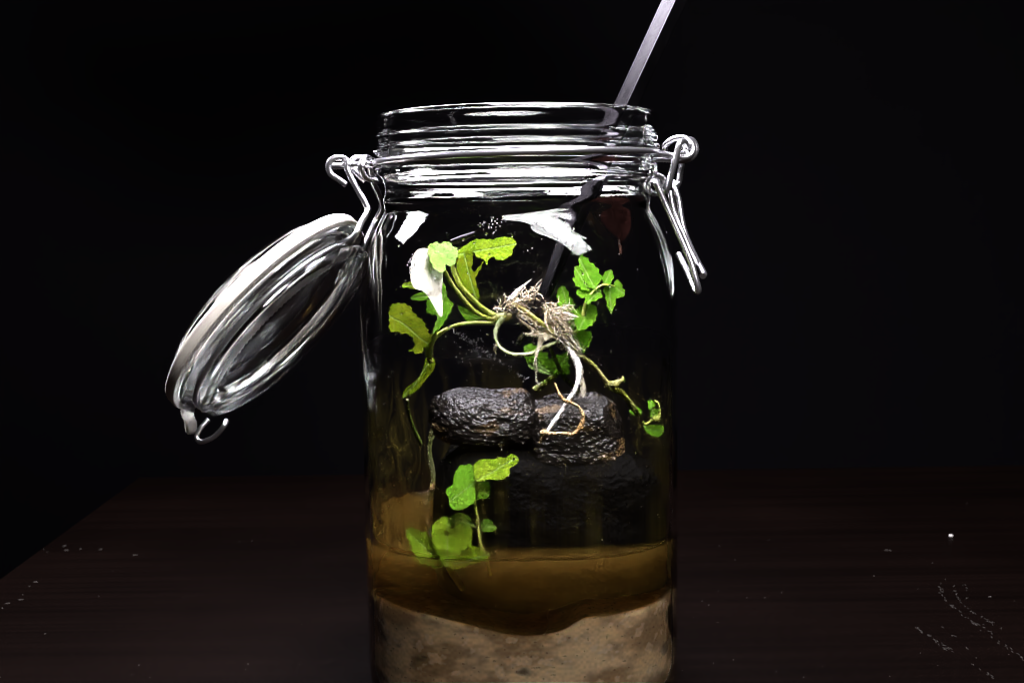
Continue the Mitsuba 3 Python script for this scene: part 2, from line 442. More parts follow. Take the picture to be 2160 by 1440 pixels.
# ------------------------------------------------------------------ wire bail
WR = 0.00118
gz = lambda x: H_(334.5) + 0.022 * x
ang = np.linspace(0, 2 * np.pi, 97)
rw = hw(288.5) + WR * 1.05
loop = np.array([[math.cos(t) * rw, math.sin(t) * rw, gz(math.cos(t) * rw)] for t in ang])
add('jar__neck_wire', tube(loop, WR, smooth_n=0, caps=False), 'mat_wire')
# hinge on the left
add('jar__hinge_bar', tube(path((795, 343, 0.004), (779, 347, 0.004), (740, 349, 0.006), (704, 350.5, 0.010)), WR * 1.08), 'mat_wire')
add('jar__hinge_coil', tube(path((786, 340, 0.012), (770, 333, 0.004), (763, 345, -0.001), (763, 360, -0.001), (771, 373, 0.002), (788, 379, 0.006), (800, 380, 0.012)), WR * 1.1), 'mat_wire')
# clasp on the right
add('jar__clasp_wire', tube(path((1366, 330, -0.010), (1390, 325, -0.006), (1420, 329, -0.004), (1444, 333, -0.003), (1461, 322, -0.002), (1459, 303, -0.001), (1442, 291, 0), (1420, 294, 0.001), (1404, 306, 0.002), (1402, 318, 0.004)), WR), 'mat_wire')
add('jar__clasp_wire', tube(path((1360, 338, -0.004), (1392, 335, -0.001), (1430, 338, 0.001), (1456, 334, 0.003), (1468, 316, 0.004), (1460, 297, 0.004), (1441, 297, 0.002), (1446, 312, 0.0), (1444, 324, -0.001), (1432, 325, -0.002)), WR), 'mat_wire')
add('jar__link', tube(path((1452, 312, -0.0005), (1444, 300, -0.003), (1434, 302, -0.0052), (1426, 330, -0.0056), (1418, 360, -0.0056), (1408, 396, -0.0050), (1400, 404, -0.003), (1391, 399, 0.000), (1390, 390, 0.001)), WR), 'mat_wire')
add('jar__link', tube(path((1446, 318, 0.006), (1440, 336, 0.0095), (1436, 360, 0.010), (1431, 386, 0.010), (1424, 396, 0.008)), WR), 'mat_wire')
add('jar__lever', tube(path((1404, 390, -0.002), (1399, 377, -0.004), (1384, 370, -0.0055), (1369, 376, -0.006), (1363, 390, -0.006), (1369, 404, -0.005), (1382, 408, -0.003), (1392, 400, -0.0015), (1391, 388, -0.002),
                            (1382, 383, -0.0075), (1389, 398, -0.0085), (1405, 434, -0.0095), (1432, 494, -0.012), (1456, 550, -0.015), (1468, 590, -0.017), (1473, 612, -0.017), (1467, 612, -0.0155), (1452, 578, -0.011), (1430, 535, -0.006)), WR * 0.98), 'mat_wire')
add('jar__lever', tube(path((1420, 384, 0.010), (1424, 396, 0.0085), (1432, 425, 0.007), (1437, 460, 0.005), (1446, 496, 0.002), (1465, 540, -0.002), (1484, 576, -0.006), (1482, 582, -0.008)), WR * 0.98), 'mat_wire')
add('jar__lever', tube(path((1413, 404, 0.004), (1420, 440, 0.002), (1434, 476, -0.003), (1452, 520, -0.006), (1470, 556, -0.010)), WR * 0.9), 'mat_wire')

# ------------------------------------------------------------------ the lid, hanging open on the left
LC = at(566, 662, 0.018)
LW = np.array([0.718, -0.185, -0.669])
LW /= np.linalg.norm(LW)
L1 = np.array([0.68, 0.0, 0.73])
L1 -= LW * (L1 @ LW)
L1 /= np.linalg.norm(L1)
L2 = np.cross(LW, L1)
LM = np.column_stack([L1, L2, LW]) * 0.955
KN = 0.4


def lathe(prof, nt, ripple=None, wob=0.0, seed=0):
    th = np.arange(nt) * 2 * np.pi / nt
    rws = []
    for k, (r, w) in enumerate(prof):
        rr = np.full(nt, r)
        ww = np.full(nt, w)
        if ripple is not None and ripple[k]:
            rr = rr + ripple[k] * np.cos(th * 112)
            ww = ww + ripple[k] * 0.9 * np.cos(th * 112)
        p = np.column_stack([np.cos(th) * rr, np.sin(th) * rr, ww])
        if wob and r > 0.002:
            p[:, 2] += wob * (meshkit.fbm(p * 90 + 3.3, 3, seed) - 0.5) * 2
            p[:, :2] *= (1 + wob * (meshkit.fbm(p * 120 + 9.3, 2, seed + 3) - 0.5) * 2 / r)[:, None]
        rws.append(p)
    q = grid_faces(len(rws), nt)
    m = trimesh.Trimesh(np.vstack(rws), np.vstack([q[:, [0, 1, 2]], q[:, [0, 2, 3]]]), process=False)
    if m.volume < 0:
        m.invert()
    return m


def fine(prof, step):
    k = np.array(prof, float)
    out, rip = [], []
    for (r0, w0, p0), (r1, w1, p1) in zip(k[:-1], k[1:]):
        n = max(1, int(math.hypot(r1 - r0, w1 - w0) / step))
        for t in np.arange(n) / n:
            out.append((r0 + (r1 - r0) * t, w0 + (w1 - w0) * t))
            rip.append(p0 + (p1 - p0) * t)
    out.append(tuple(k[-1][:2]))
    rip.append(k[-1][2])
    return np.array(out), rip


MM = 0.001
lid_keys = [(0.05, -11.0, 0), (10, -10.85, 0), (20, -10.4, 0), (28, -9.8, 0), (34, -9.2, 0), (39, -8.8, 0), (41.2, -8.4, 0), (42.4, -7.0, 0), (42.9, -4.0, 0), (43.2, -1.2, 0), (43.5, 1.3, 0), (44.5, 1.75, 0), (47.5, 1.75, 0), (48.8, 2.1, 0),
            (49.3, 3.0, 0), (49.2, 4.6, 0), (48.4, 5.6, 0), (46.8, 6.1, 0), (44.0, 6.4, 0), (42.9, 7.0, 0), (42.8, 7.7, 0), (43.4, 8.3, 0), (44.6, 8.9, 0), (45.1, 10.0, 0), (44.7, 11.3, 0), (43.4, 12.2, 0), (42.2, 12.5, 0.0),
            (41.4, 12.7, 0.36), (40.6, 12.7, 0.36), (39.9, 12.4, 0), (39.0, 11.7, 0), (38.2, 10.8, 0), (37.6, 10.4, 0), (36.8, 10.5, 0), (36.2, 10.0, 0), (35.4, 9.0, 0), (34.4, 8.4, 0), (33.6, 8.5, 0), (32.8, 8.1, 0), (31.5, 7.3, 0), (30, 6.6, 0), (28, 6.1, 0), (27, 6.5, 0), (26, 6.05, 0), (23, 5.7, 0), (22, 6.1, 0), (21, 5.65, 0), (17, 5.3, 0), (16, 5.6, 0), (15, 5.25, 0), (8, 5.0, 0), (0.05, 4.9, 0)]
prof, rip = fine([(r * MM, w * MM, k * MM) for r, w, k in lid_keys], 0.0005)
LT = np.eye(4)
LT[:3, :3] = LM
LT[:3, 3] = LC
lid_mesh = lathe(prof, 840, rip, 0.00003, 5)
lv = lid_mesh.vertices
lr = np.hypot(lv[:, 0], lv[:, 1])
on_floor = np.clip((0.0335 - lr) / 0.002, 0, 1) * (lv[:, 2] > 0) * np.clip(lr / 0.004, 0, 1)
la = np.arctan2(lv[:, 1], lv[:, 0])
lv[:, 2] += on_floor * 0.0005 * (meshkit.fbm(np.column_stack([np.cos(la) * 5, np.sin(la) * 5, lr * 60]) + 20.5, 3, 6) - 0.5) * 2 + on_floor * 0.00004 * (meshkit.noise(lv * 400 + 31, 3) - 0.5)
lid_mesh.vertices = lv
lid_mesh.apply_transform(LT)
scene['jar__lid__glass'] = mikit.ply(lid_mesh, 'mat_glass', smooth=50)
# rubber ring with its pull tab at the low end
gas = [(43.7, -2.8), (46, -3.2), (48.6, -3.4), (50.2, -3.0), (50.7, -2.1), (50.7, 0.8), (50.3, 1.5), (48.8, 1.68), (45, 1.68), (43.75, 1.2), (43.7, -2.8)]
gp, _ = fine([(r * MM, w * MM, 0) for r, w in gas], 0.0005)
gm = lathe(gp, 360, None, 0.00018, 8)
tab = box(0.0130, 0.0105, 0.0026, (0, 0, 0), bevel=0.0011).subdivide().subdivide().subdivide()
tv = tab.vertices
tv[:, 1] *= 1 - 0.30 * np.clip((-tv[:, 0] - 0.002) / 0.0045, 0, 1) ** 2
k = (0.0065 - tv[:, 0]) / 0.013
ang_ = 0.95 * np.clip(k * 1.6, 0, 1)
sx = 0.013 * k
tab.vertices = np.column_stack([-0.0475 - sx * np.cos(ang_ * 0.8) + np.sin(ang_) * 0.5 * tv[:, 2], tv[:, 1], sx * np.sin(ang_ * 0.8) + tv[:, 2] * np.cos(ang_)])
gm.apply_transform(LT)
tab.apply_transform(LT)
scene['jar__lid__rubber_ring'] = mikit.ply(gm, 'mat_rubber', smooth=40)
scene['jar__lid__pull_tab'] = mikit.ply(tab, 'mat_rubber', smooth=40)


def lid_pt(r, deg, w):
    a = math.radians(deg)
    return LC + LM @ np.array([math.cos(a) * r, math.sin(a) * r, w])


wr = 0.0431 + WR
arc = [lid_pt(wr, d, 0.0072) for d in range(22, 339, 4)]
add('jar__lid__lid_wire', tube(arc, WR * 0.95, smooth_n=0), 'mat_wire')
# arms from the lid wire up to the hinge bar, with their hooked ends
end_a, end_b = lid_pt(wr, 22, 0.0072), lid_pt(wr, 338, 0.0072)
if end_a[1] > end_b[1]:
    end_a, end_b = end_b, end_a
add('jar__lid__hinge_arm', tube([end_a] + path((746, 500, -0.004), (762, 470, -0.002), (775, 446, 0.0), (773, 433, 0.001), (751, 394, 0.003), (733, 358, 0.0045), (733, 343, 0.005), (724, 334, 0.006), (708, 333, 0.0055), (696, 341, 0.005), (693, 355, 0.005), (700, 369, 0.005), (715, 379, 0.0045), (730, 390, 0.004)), WR, smooth_n=8), 'mat_wire')
add('jar__lid__hinge_arm', tube([end_b] + path((790, 470, 0.050), (806, 436, 0.046), (797, 407, 0.034), (786, 383, 0.024), (779, 350, 0.018), (768, 336, 0.014), (752, 333, 0.012), (742, 341, 0.010), (745, 358, 0.009), (757, 370, 0.009), (771, 381, 0.009)), WR, smooth_n=8), 'mat_wire')
add('jar__lid__wire_loop', tube(path((440, 884, 0.0), (424, 902, -0.002), (415, 919, -0.003), (421, 931, -0.004), (437, 928, -0.006), (455, 918, -0.007), (472, 899, -0.008), (478, 886, -0.006)), WR * 0.8), 'mat_wire')
labels['jar__lid'] = {'label': 'round glass lid with white rubber ring hanging open on the left of the jar'}

# ------------------------------------------------------------------ metal rod
rp = path((1428, -10, 0.012), (1300, 265, 0.006), (1224, 440, 0.002), (1147, 625, -0.006), (1092, 722, -0.010))
rp = [at(1462, -90, 0.014)] + rp
half_w, half_t = [0.0046, 0.0045, 0.0042, 0.0037, 0.0026, 0.0006], [0.0025, 0.0025, 0.0024, 0.0020, 0.0014, 0.0005]
rv = []
for i, p in enumerate(rp):
    t = np.array(rp[min(i + 1, 5)]) - np.array(rp[max(i - 1, 0)])
    t /= np.linalg.norm(t)
    b = np.array([0.50, 0.30, 0.30])
    a = np.cross(t, np.cross(t, [-0.55, 0.62, -0.35]))          # broad direction across the face
    a /= np.linalg.norm(a)
    n = np.cross(t, a)
    w, h, c = half_w[i], half_t[i], 0.0003
    for sx, sy in ((-w + c, -h), (w - c, -h), (w, -h + c), (w, h - c), (w - c, h), (-w + c, h), (-w, h - c), (-w, -h + c)):
        rv.append(p + a * sx + n * sy)
q = grid_faces(6, 8)
rod = trimesh.Trimesh(np.array(rv), np.vstack([q[:, [0, 1, 2]], q[:, [0, 2, 3]], [[0, 1 + k, 2 + k] for k in range(6)], [[40, 42 + k, 41 + k] for k in range(6)]]), process=False)
if rod.volume < 0:
    rod.invert()
add('metal_rod', rod, 'mat_rod', smooth=False)
labels['metal_rod'] = {'label': 'long flat grey metal rod leaning into the jar mouth', 'category': 'rod'}


# ------------------------------------------------------------------ stones
def stone(key, c, size, label, seed, sub=7, amp=0.3, freq=1.6, cuts=(), mat='mat_rock', facets=(0.78, 0.95), rough=1.0, box_=3.0):
    m = trimesh.creation.icosphere(subdivisions=sub)
    d = np.array(m.vertices)
    r = 1 + amp * (meshkit.fbm(d * freq + seed, 4, seed) - 0.5) * 2
    r = r / (np.abs(d) ** box_).sum(1) ** (1 / box_)
    v = d * r[:, None]
    rg = np.random.default_rng(seed)
    planes = list(cuts) + [(rg.normal(size=3), rg.uniform(*facets)) for _ in range(14 if facets else 0)]
    for axis, lim in planes:
        a = np.array(axis, float)
        a /= np.linalg.norm(a)
        v -= a * (np.maximum(v @ a - lim, 0) * 0.86)[:, None]
    pv = v * np.array(size) * 1000          # in millimetres, so that the grain is even over the stone
    grain = 1.6 * (meshkit.fbm(pv * 0.16 + seed, 4, seed + 1) - 0.5) + rough * (0.25 + meshkit.noise(pv * 0.09, seed + 7)) * (0.8 * (meshkit.noise(pv * 0.9 + seed, seed + 2) - 0.5) + 0.6 * (meshkit.noise(pv * 2.1 + seed, seed + 3) - 0.5))
    v = v + d * (grain / 1000 / np.mean(size))[:, None]
    m.vertices = v * np.array(size) + np.array(c)
    scene[key] = mikit.ply(m, mat, smooth=True)
    labels[key] = {'label': label, 'category': 'stone'}


stone('stone', at(1024, 876, -0.010), (0.0195, 0.016, 0.0104), 'dark wet stone with a tan streak, the left of the two upper stones', 4, amp=0.14, freq=1.6, facets=None, box_=2.7, cuts=(((0.05, -0.05, 1), 0.80),))
stone('stone_001', at(1216, 908, -0.014), (0.0158, 0.015, 0.0128), 'black sparkling wet stone under the white root, the right of the two upper stones', 9, amp=0.15, freq=1.7, facets=None, box_=4.2, cuts=(((-0.15, -0.1, 1), 0.85), ((0.8, -0.5, 0.2), 1.05)))
stone('stone_002', at(1160, 1088, 0.004), (0.0415, 0.038, 0.0310), 'large stone with its shade painted in as black, standing in the water below the two upper stones', 15, amp=0.06, freq=1.4, cuts=(((1, 0, 0.8), 1.1),), mat='mat_shaded_rock', rough=0.3, box_=5.0, facets=None)






# ------------------------------------------------------------------ leaves
def leaf_mesh(outline, Y0, tilt=(0.0, 0.5), rib=None, fold=0.25, curl=0.0, serrate=0.0, seed=0, wave=0.0008):
    """outline: photo points; the leaf lies on a plane through depth Y0 at its middle, sloped by tilt (to the right, upwards), folded along its midrib and gently waved."""
    o = np.array(outline, float)
    ring = spline(np.vstack([o, o[:1]]), 7)[:-1]
    d = np.linalg.norm(np.diff(np.vstack([ring, ring[:1]]), axis=0), axis=1)
    s = np.concatenate([[0], np.cumsum(d)])
    n = int(max(40, s[-1] / 3.0))
    tt = np.arange(n) * s[-1] / n
    rx = np.interp(tt, s, np.append(ring[:, 0], ring[0, 0]))
    ry = np.interp(tt, s, np.append(ring[:, 1], ring[0, 1]))
    ring = np.column_stack([rx, ry])
    if serrate:
        tan = np.roll(ring, -1, 0) - np.roll(ring, 1, 0)
        nor = np.column_stack([tan[:, 1], -tan[:, 0]]) / (np.linalg.norm(tan, axis=1, keepdims=True) + 1e-9)
        area = np.sum(ring[:, 0] * np.roll(ring[:, 1], -1) - np.roll(ring[:, 0], -1) * ring[:, 1])
        saw = ((tt / 15.0 + 0.35 * meshkit.noise(np.column_stack([tt * 0.03, tt * 0, tt * 0]), seed)) % 1.0)
        ring = ring + nor * np.sign(area) * (1.8 * serrate * (np.where(saw < 0.75, saw / 0.75, (1 - saw) / 0.25) - 0.4))[:, None]
    poly = Polygon(ring)
    if not poly.is_valid:
        poly = poly.buffer(0)
        if poly.geom_type != 'Polygon':
            poly = max(poly.geoms, key=lambda g: g.area)
        ring = np.array(poly.exterior.coords)[:-1]
    x0, y0, x1, y1 = poly.bounds
    gx, gy = np.meshgrid(np.arange(x0, x1, 3.5), np.arange(y0, y1, 3.5))
    gx = gx + 1.75 * (np.arange(gx.shape[0]) % 2)[:, None]
    pts = np.column_stack([gx.ravel(), gy.ravel()])
    inside = poly.buffer(-1.4)
    pts = pts[contains_xy(inside, pts[:, 0], pts[:, 1])]
    allp = np.vstack([ring, pts])
    tri = Delaunay(allp).simplices
    cen = allp[tri].mean(1)
    tri = tri[contains_xy(poly, cen[:, 0], cen[:, 1])]
    c = np.array(poly.centroid.coords[0])
    if rib is None:
        e = allp - c
        w, vv = np.linalg.eigh(e.T @ e)
        a, b = c - vv[:, 1] * 60, c + vv[:, 1] * 60
    else:
        a, b = np.array(rib[0], float), np.array(rib[1], float)
    L = np.linalg.norm(b - a)
    t = (b - a) / L
    u = (allp - a) @ t
    vv = (allp - a) @ np.array([-t[1], t[0]])
    f = (np.sqrt(vv ** 2 + 9) - 3) * MPP * fold
    cu = curl * ((u - L / 2) * MPP) ** 2 * 40
    wv = wave * (meshkit.fbm(np.column_stack([allp * 0.035, np.zeros(len(allp))]) + seed * 3.1, 3, seed) - 0.5) * 2
    Y = Y0 + ((allp[:, 0] - c[0]) * tilt[0] + (c[1] - allp[:, 1]) * tilt[1]) * MPP - f + cu + wv
    v = np.array([at(px, py, y) for (px, py), y in zip(allp, Y)])
    nn = np.cross(v[tri[:, 1]] - v[tri[:, 0]], v[tri[:, 2]] - v[tri[:, 0]])
    if nn[:, 1].sum() > 0:
        tri = tri[:, ::-1]
    uv = np.column_stack([u, vv]) * MPP * 100
    return trimesh.Trimesh(v, tri, process=False), uv


def add_leaf(key, outline, Y0, mat, **kw):
    m, uv = leaf_mesh(outline, Y0, **kw)
    k = number(key)
    scene[k] = mikit.ply(m, mat, smooth=True, uv=uv)
    return k


def za(pts):
    return [(760 + x / 3.788, 480 + y / 3.788) for x, y in pts]


def zb(pts):
    return [(1040 + x / 3.79, 480 + y / 3.79) for x, y in pts]


def zc(pts):
    return [(820 + x / 4.8, 940 + y / 4.8) for x, y in pts]


def zd(pts):
    return [(1000 + x / 3.788, 580 + y / 3.788) for x, y in pts]


def stems(pts, Ys):
    Ys = np.interp(np.linspace(0, 1, len(pts)), np.linspace(0, 1, len(Ys)), Ys)
    return [at(x, y, Y) for (x, y), Y in zip(pts, Ys)]


P = 'water_plant__'
# left tuft
add_leaf(P + 'leaf', za([(770, 240), (800, 200), (860, 160), (920, 125), (1000, 122), (1060, 125), (1120, 108), (1190, 108), (1235, 130), (1247, 165), (1218, 192), (1217, 225), (1170, 258), (1110, 270), (1060, 248), (1030, 265), (1015, 300), (985, 262), (940, 255), (900, 215), (850, 215), (800, 260)]),
         -0.014, 'mat_leaf_yellow', tilt=(0.1, 0.7), rib=za([(780, 240), (1240, 160)]), fold=0.3, serrate=1.2, seed=1)
add_leaf(P + 'leaf', za([(545, 175), (600, 145), (650, 155), (700, 138), (750, 175), (785, 205), (770, 270), (735, 310), (690, 300), (668, 360), (600, 330), (560, 260)]), -0.022, 'mat_leaf_pale', tilt=(0.2, 1.1), rib=za([(560, 180), (760, 280)]), fold=0.4, serrate=2, seed=2)
add_leaf(P + 'leaf', za([(332, 462), (345, 445), (390, 428), (430, 425), (480, 440), (500, 480), (440, 490), (385, 478), (340, 474)]), -0.019, 'mat_leaf_yellow', tilt=(0.1, 0.8), serrate=1, seed=3)
add_leaf(P + 'leaf', za([(395, 558), (440, 530), (500, 512), (540, 540), (530, 570), (470, 582), (420, 575)]), -0.017, 'mat_leaf_bright', tilt=(0.1, 0.8), seed=4)
add_leaf(P + 'leaf', za([(530, 570), (600, 560), (665, 430), (700, 560), (738, 595), (722, 650), (700, 690), (680, 730), (650, 790), (610, 820), (578, 842), (596, 770), (618, 690), (560, 670), (525, 660)]), -0.016, 'mat_leaf_bright', tilt=(-0.2, 0.7), rib=za([(590, 830), (690, 480)]), serrate=1.5, seed=5)
add_leaf(P + 'leaf', za([(785, 260), (870, 212), (905, 250), (892, 320), (912, 352), (985, 280), (955, 340), (922, 400), (942, 480), (955, 545), (930, 572), (880, 540), (830, 480), (800, 400), (770, 320)]), -0.004, 'mat_leaf_olive', tilt=(0.2, 0.5), rib=za([(830, 230), (930, 560)]), seed=6, serrate=1.5)
add_leaf(P + 'leaf', za([(775, 605), (830, 620), (870, 648), (950, 680), (1000, 700), (900, 722), (850, 738), (822, 705), (780, 640)]), -0.004, 'mat_leaf_bright', tilt=(0.0, 0.6), seed=7)
add_leaf(P + 'leaf', za([(210, 622), (260, 600), (330, 598), (390, 620), (420, 660), (460, 690), (490, 720), (520, 780), (540, 830), (562, 870), (548, 925), (505, 965), (480, 1005), (430, 990), (385, 965), (430, 950), (418, 900), (378, 850), (310, 832), (245, 812), (235, 760), (222, 690)]),
         -0.010, 'mat_leaf_olive', tilt=(0.2, 0.9), rib=za([(230, 690), (540, 930)]), fold=0.35, serrate=2, seed=8)
add_leaf(P + 'leaf', za([(505, 1040), (560, 1020), (592, 1055), (592, 1110), (552, 1180), (500, 1240), (440, 1290), (380, 1330), (350, 1340), (375, 1275), (440, 1200), (490, 1130)]), -0.004, 'mat_leaf_olive', tilt=(0.1, 0.6), rib=za([(560, 1040), (370, 1320)]), seed=9)
# stems of the left tuft
add(P + 'stem', tube(stems(za([(1100, 690), (1030, 655), (950, 600), (870, 530), (800, 450), (755, 360), (742, 300), (790, 225), (900, 190)]), [-0.006, -0.012, -0.014]), [0.0012, 0.0009, 0.0009, 0.0009, 0.0006], lump=0.15), 'mat_stem_green')
add(P + 'stem', tube(stems(za([(1090, 700), (1000, 690), (900, 640), (810, 545), (740, 450), (690, 370), (660, 300)]), [-0.006, -0.010, -0.014, -0.020]), [0.0011, 0.0009, 0.0009, 0.0008, 0.0005], lump=0.15), 'mat_stem_green')
add(P + 'stem', tube(stems(za([(1110, 735), (1000, 745), (850, 756), (740, 782), (640, 840), (565, 915), (545, 990), (550, 1070)]), [-0.006, -0.009, -0.008, -0.004]), [0.0012, 0.0009, 0.0008, 0.0009, 0.0016, 0.0013], lump=0.15), 'mat_stem_green')
add(P + 'stem', tube(stems(za([(560, 915), (610, 800), (650, 720), (690, 620)]), [-0.009, -0.015]), [0.0012, 0.0008], lump=0.15), 'mat_stem_green')
add(P + 'stem', tube(stems([(862, 836), (862, 870), (868, 905), (880, 930)], [0.004, 0.01]), [0.0005, 0.0009, 0.0013]), 'mat_stem_dark')  # stem added in place of a faint green reflection
add(P + 'crown', tube(stems(za([(1040, 705), (1100, 705), (1160, 700), (1210, 680)]), [-0.007, -0.006]), [0.0010, 0.0021, 0.0019, 0.0010], lump=0.3, seed=3), 'mat_stem_yellow')
# long loop and runner
add(P + 'stem', tube(stems(zb([(90, 700), (45, 770), (25, 850), (55, 940), (130, 990), (220, 1000), (310, 985), (390, 955), (460, 930), (530, 900)]), [-0.010, -0.016, -0.012]), [0.0012, 0.00085, 0.0008, 0.00085, 0.0008], lump=0.2), 'mat_stem_loop')
add(P + 'stem', tube(stems(zb([(150, 610), (190, 612), (260, 650), (330, 700), (380, 740), (450, 800), (560, 890), (700, 1010), (800, 1100), (880, 1180), (940, 1240)]), [-0.014, -0.014, -0.012, -0.008]), [0.0006, 0.0008, 0.0010, 0.0010, 0.0009, 0.0009, 0.0013], lump=0.25), 'mat_stem_yellow')
add(P + 'stem', tube(stems(zb([(915, 1240), (980, 1240), (1020, 1215), (1055, 1195), (1050, 1170)]), [-0.008, -0.004]), [0.0015, 0.0010, 0.0005]), 'mat_stem_yellow')
add(P + 'stem', tube(stems([(1290, 810), (1312, 822), (1330, 836), (1343, 858), (1352, 872)], [-0.007, 0.004]), [0.0013, 0.0010, 0.0011, 0.0007], lump=0.3), 'mat_stem_green')
add_leaf(P + 'leaf', [(1335, 862), (1345, 852), (1357, 860), (1352, 870), (1340, 869)], 0.004, 'mat_leaf_bright', tilt=(0.2, 0.8), seed=31)
add(P + 'stem', tube(stems([(1380, 842), (1387, 850), (1388, 870), (1380, 888), (1367, 892), (1358, 886)], [-0.022, -0.024]), [0.0004, 0.0006, 0.0004]), 'mat_stem_green')
add_leaf(P + 'leaf', [(1364, 842), (1373, 840), (1383, 846), (1379, 858), (1369, 862)], -0.022, 'mat_leaf_bright', tilt=(0.2, 0.9), seed=32)
add_leaf(P + 'leaf', [(1373, 866), (1385, 862), (1387, 876), (1378, 880)], -0.022, 'mat_leaf_bright', tilt=(0.2, 0.9), seed=33)
add_leaf(P + 'leaf', [(1360, 892), (1374, 896), (1390, 896), (1394, 908), (1384, 916), (1374, 910)], -0.022, 'mat_leaf_bright', tilt=(0.2, 0.9), seed=34)
add_leaf(P + 'leaf', zb([(1040, 1200), (1052, 1165), (1072, 1185), (1085, 1210), (1065, 1222)]), -0.004, 'mat_leaf_bright', tilt=(0.2, 0.9), seed=35)
# right-hand compound leaf
add_leaf(P + 'leaf', zb([(680, 258), (722, 248), (772, 280), (830, 318), (852, 362), (872, 402), (838, 440), (830, 470), (780, 480), (740, 430), (716, 360), (690, 310)]), -0.006, 'mat_leaf_bright', tilt=(0.1, 1.0), rib=zb([(690, 260), (815, 475)]), serrate=2.2, seed=10)
add_leaf(P + 'leaf', zb([(645, 308), (690, 318), (722, 372), (760, 420), (778, 478), (740, 500), (700, 478), (660, 450), (640, 410), (650, 370)]), -0.008, 'mat_leaf_bright', tilt=(0.1, 0.9), rib=zb([(650, 315), (770, 490)]), serrate=2.2, seed=11)
add_leaf(P + 'leaf', zb([(665, 492), (700, 480), (760, 490), (835, 480), (872, 520), (862, 560), (800, 582), (738, 602), (735, 562), (682, 540)]), -0.011, 'mat_leaf_bright', tilt=(0.1, 1.2), rib=zb([(850, 510), (738, 600)]), serrate=2.0, seed=12)
add_leaf(P + 'leaf', zb([(878, 372), (930, 330), (962, 370), (952, 420), (925, 452), (885, 452), (874, 410)]), -0.006, 'mat_leaf_bright', tilt=(0.1, 0.8), rib=zb([(940, 335), (890, 450)]), serrate=1.8, seed=13)
add_leaf(P + 'leaf', zb([(880, 490), (930, 455), (975, 460), (992, 540), (985, 600), (950, 657), (915, 610), (905, 560)]), -0.008, 'mat_leaf_bright', tilt=(0.2, 0.8), rib=zb([(930, 460), (950, 650)]), serrate=1.8, seed=14)
add_leaf(P + 'leaf', zb([(968, 430), (1000, 410), (1025, 440), (1035, 480), (1057, 530), (1020, 562), (985, 545), (970, 490)]), -0.006, 'mat_leaf_bright', tilt=(-0.2, 0.8), rib=zb([(970, 470), (1050, 530)]), serrate=1.8, seed=15)
add_leaf(P + 'leaf', zb([(540, 448), (580, 470), (610, 530), (657, 590), (655, 640), (600, 667), (560, 660), (520, 600), (508, 520)]), -0.004, 'mat_leaf_bright', tilt=(0.1, 0.8), rib=zb([(548, 450), (610, 670)]), serrate=2.4, seed=16)
add_leaf(P + 'leaf', zb([(740, 600), (800, 600), (835, 640), (830, 690), (790, 760), (720, 805), (690, 812), (660, 770), (655, 700), (662, 640)]), -0.012, 'mat_leaf_bright', tilt=(0.1, 1.0), rib=zb([(770, 600), (690, 810)]), serrate=2.4, seed=17)
add_leaf(P + 'leaf', zb([(625, 820), (700, 812), (777, 830), (765, 900), (740, 950), (715, 977), (690, 930), (640, 880)]), -0.010, 'mat_leaf_bright', tilt=(0.2, 0.9), rib=zb([(640, 830), (740, 950)]), serrate=2.2, seed=18)
add_leaf(P + 'leaf', zb([(590, 760), (610, 730), (650, 720), (665, 790), (625, 800)]), -0.007, 'mat_leaf_bright', tilt=(0.2, 0.9), seed=19)
add(P + 'stem', tube(stems(zb([(975, 468), (930, 455), (880, 452), (830, 480), (770, 545), (735, 610), (700, 790), (645, 835), (590, 860), (540, 890)]), [-0.007, -0.010, -0.0115, -0.012, -0.011]), [0.0003, 0.0005, 0.0006, 0.0007, 0.0008], lump=0.15), 'mat_stem_green')
# leaf below the roots, cut stem and dark stem
add_leaf(P + 'leaf', zb([(235, 950), (262, 908), (330, 928), (380, 975), (440, 1000), (450, 1040), (470, 1145), (430, 1100), (360, 1075), (290, 1060), (250, 1040), (232, 985)]), 0.000, 'mat_leaf_bright', tilt=(0.1, 0.9), rib=zb([(240, 930), (470, 1145)]), serrate=2.4, seed=20)
add_leaf(P + 'leaf', zb([(450, 1060), (510, 1010), (570, 1000), (602, 968), (612, 1060), (617, 1130), (602, 1172), (560, 1152), (510, 1155), (470, 1148)]), -0.001, 'mat_leaf_bright', tilt=(0.1, 0.9), rib=zb([(470, 1140), (600, 1010)]), serrate=2.4, seed=21)
add_leaf(P + 'leaf', zb([(250, 1048), (300, 1060), (370, 1070), (420, 1090), (472, 1145), (400, 1140), (330, 1118), (275, 1090)]), -0.004, 'mat_leaf_pale', tilt=(0.1, 1.3), rib=zb([(250, 1050), (470, 1145)]), seed=22)
add(P + 'cut_stem', tube(stems(zb([(520, 1150), (470, 1185), (420, 1225), (345, 1290)]), [-0.003, -0.002]), [0.0008, 0.0011, 0.0013, 0.0013], lump=0.25, seed=5), 'mat_stem_green')
add(P + 'stem', tube(stems(zb([(450, 940), (490, 1030), (540, 1120), (620, 1250), (710, 1345)]), [-0.009, 0.002]), [0.0006, 0.0007, 0.0006], lump=0.15), 'mat_stem_dark')
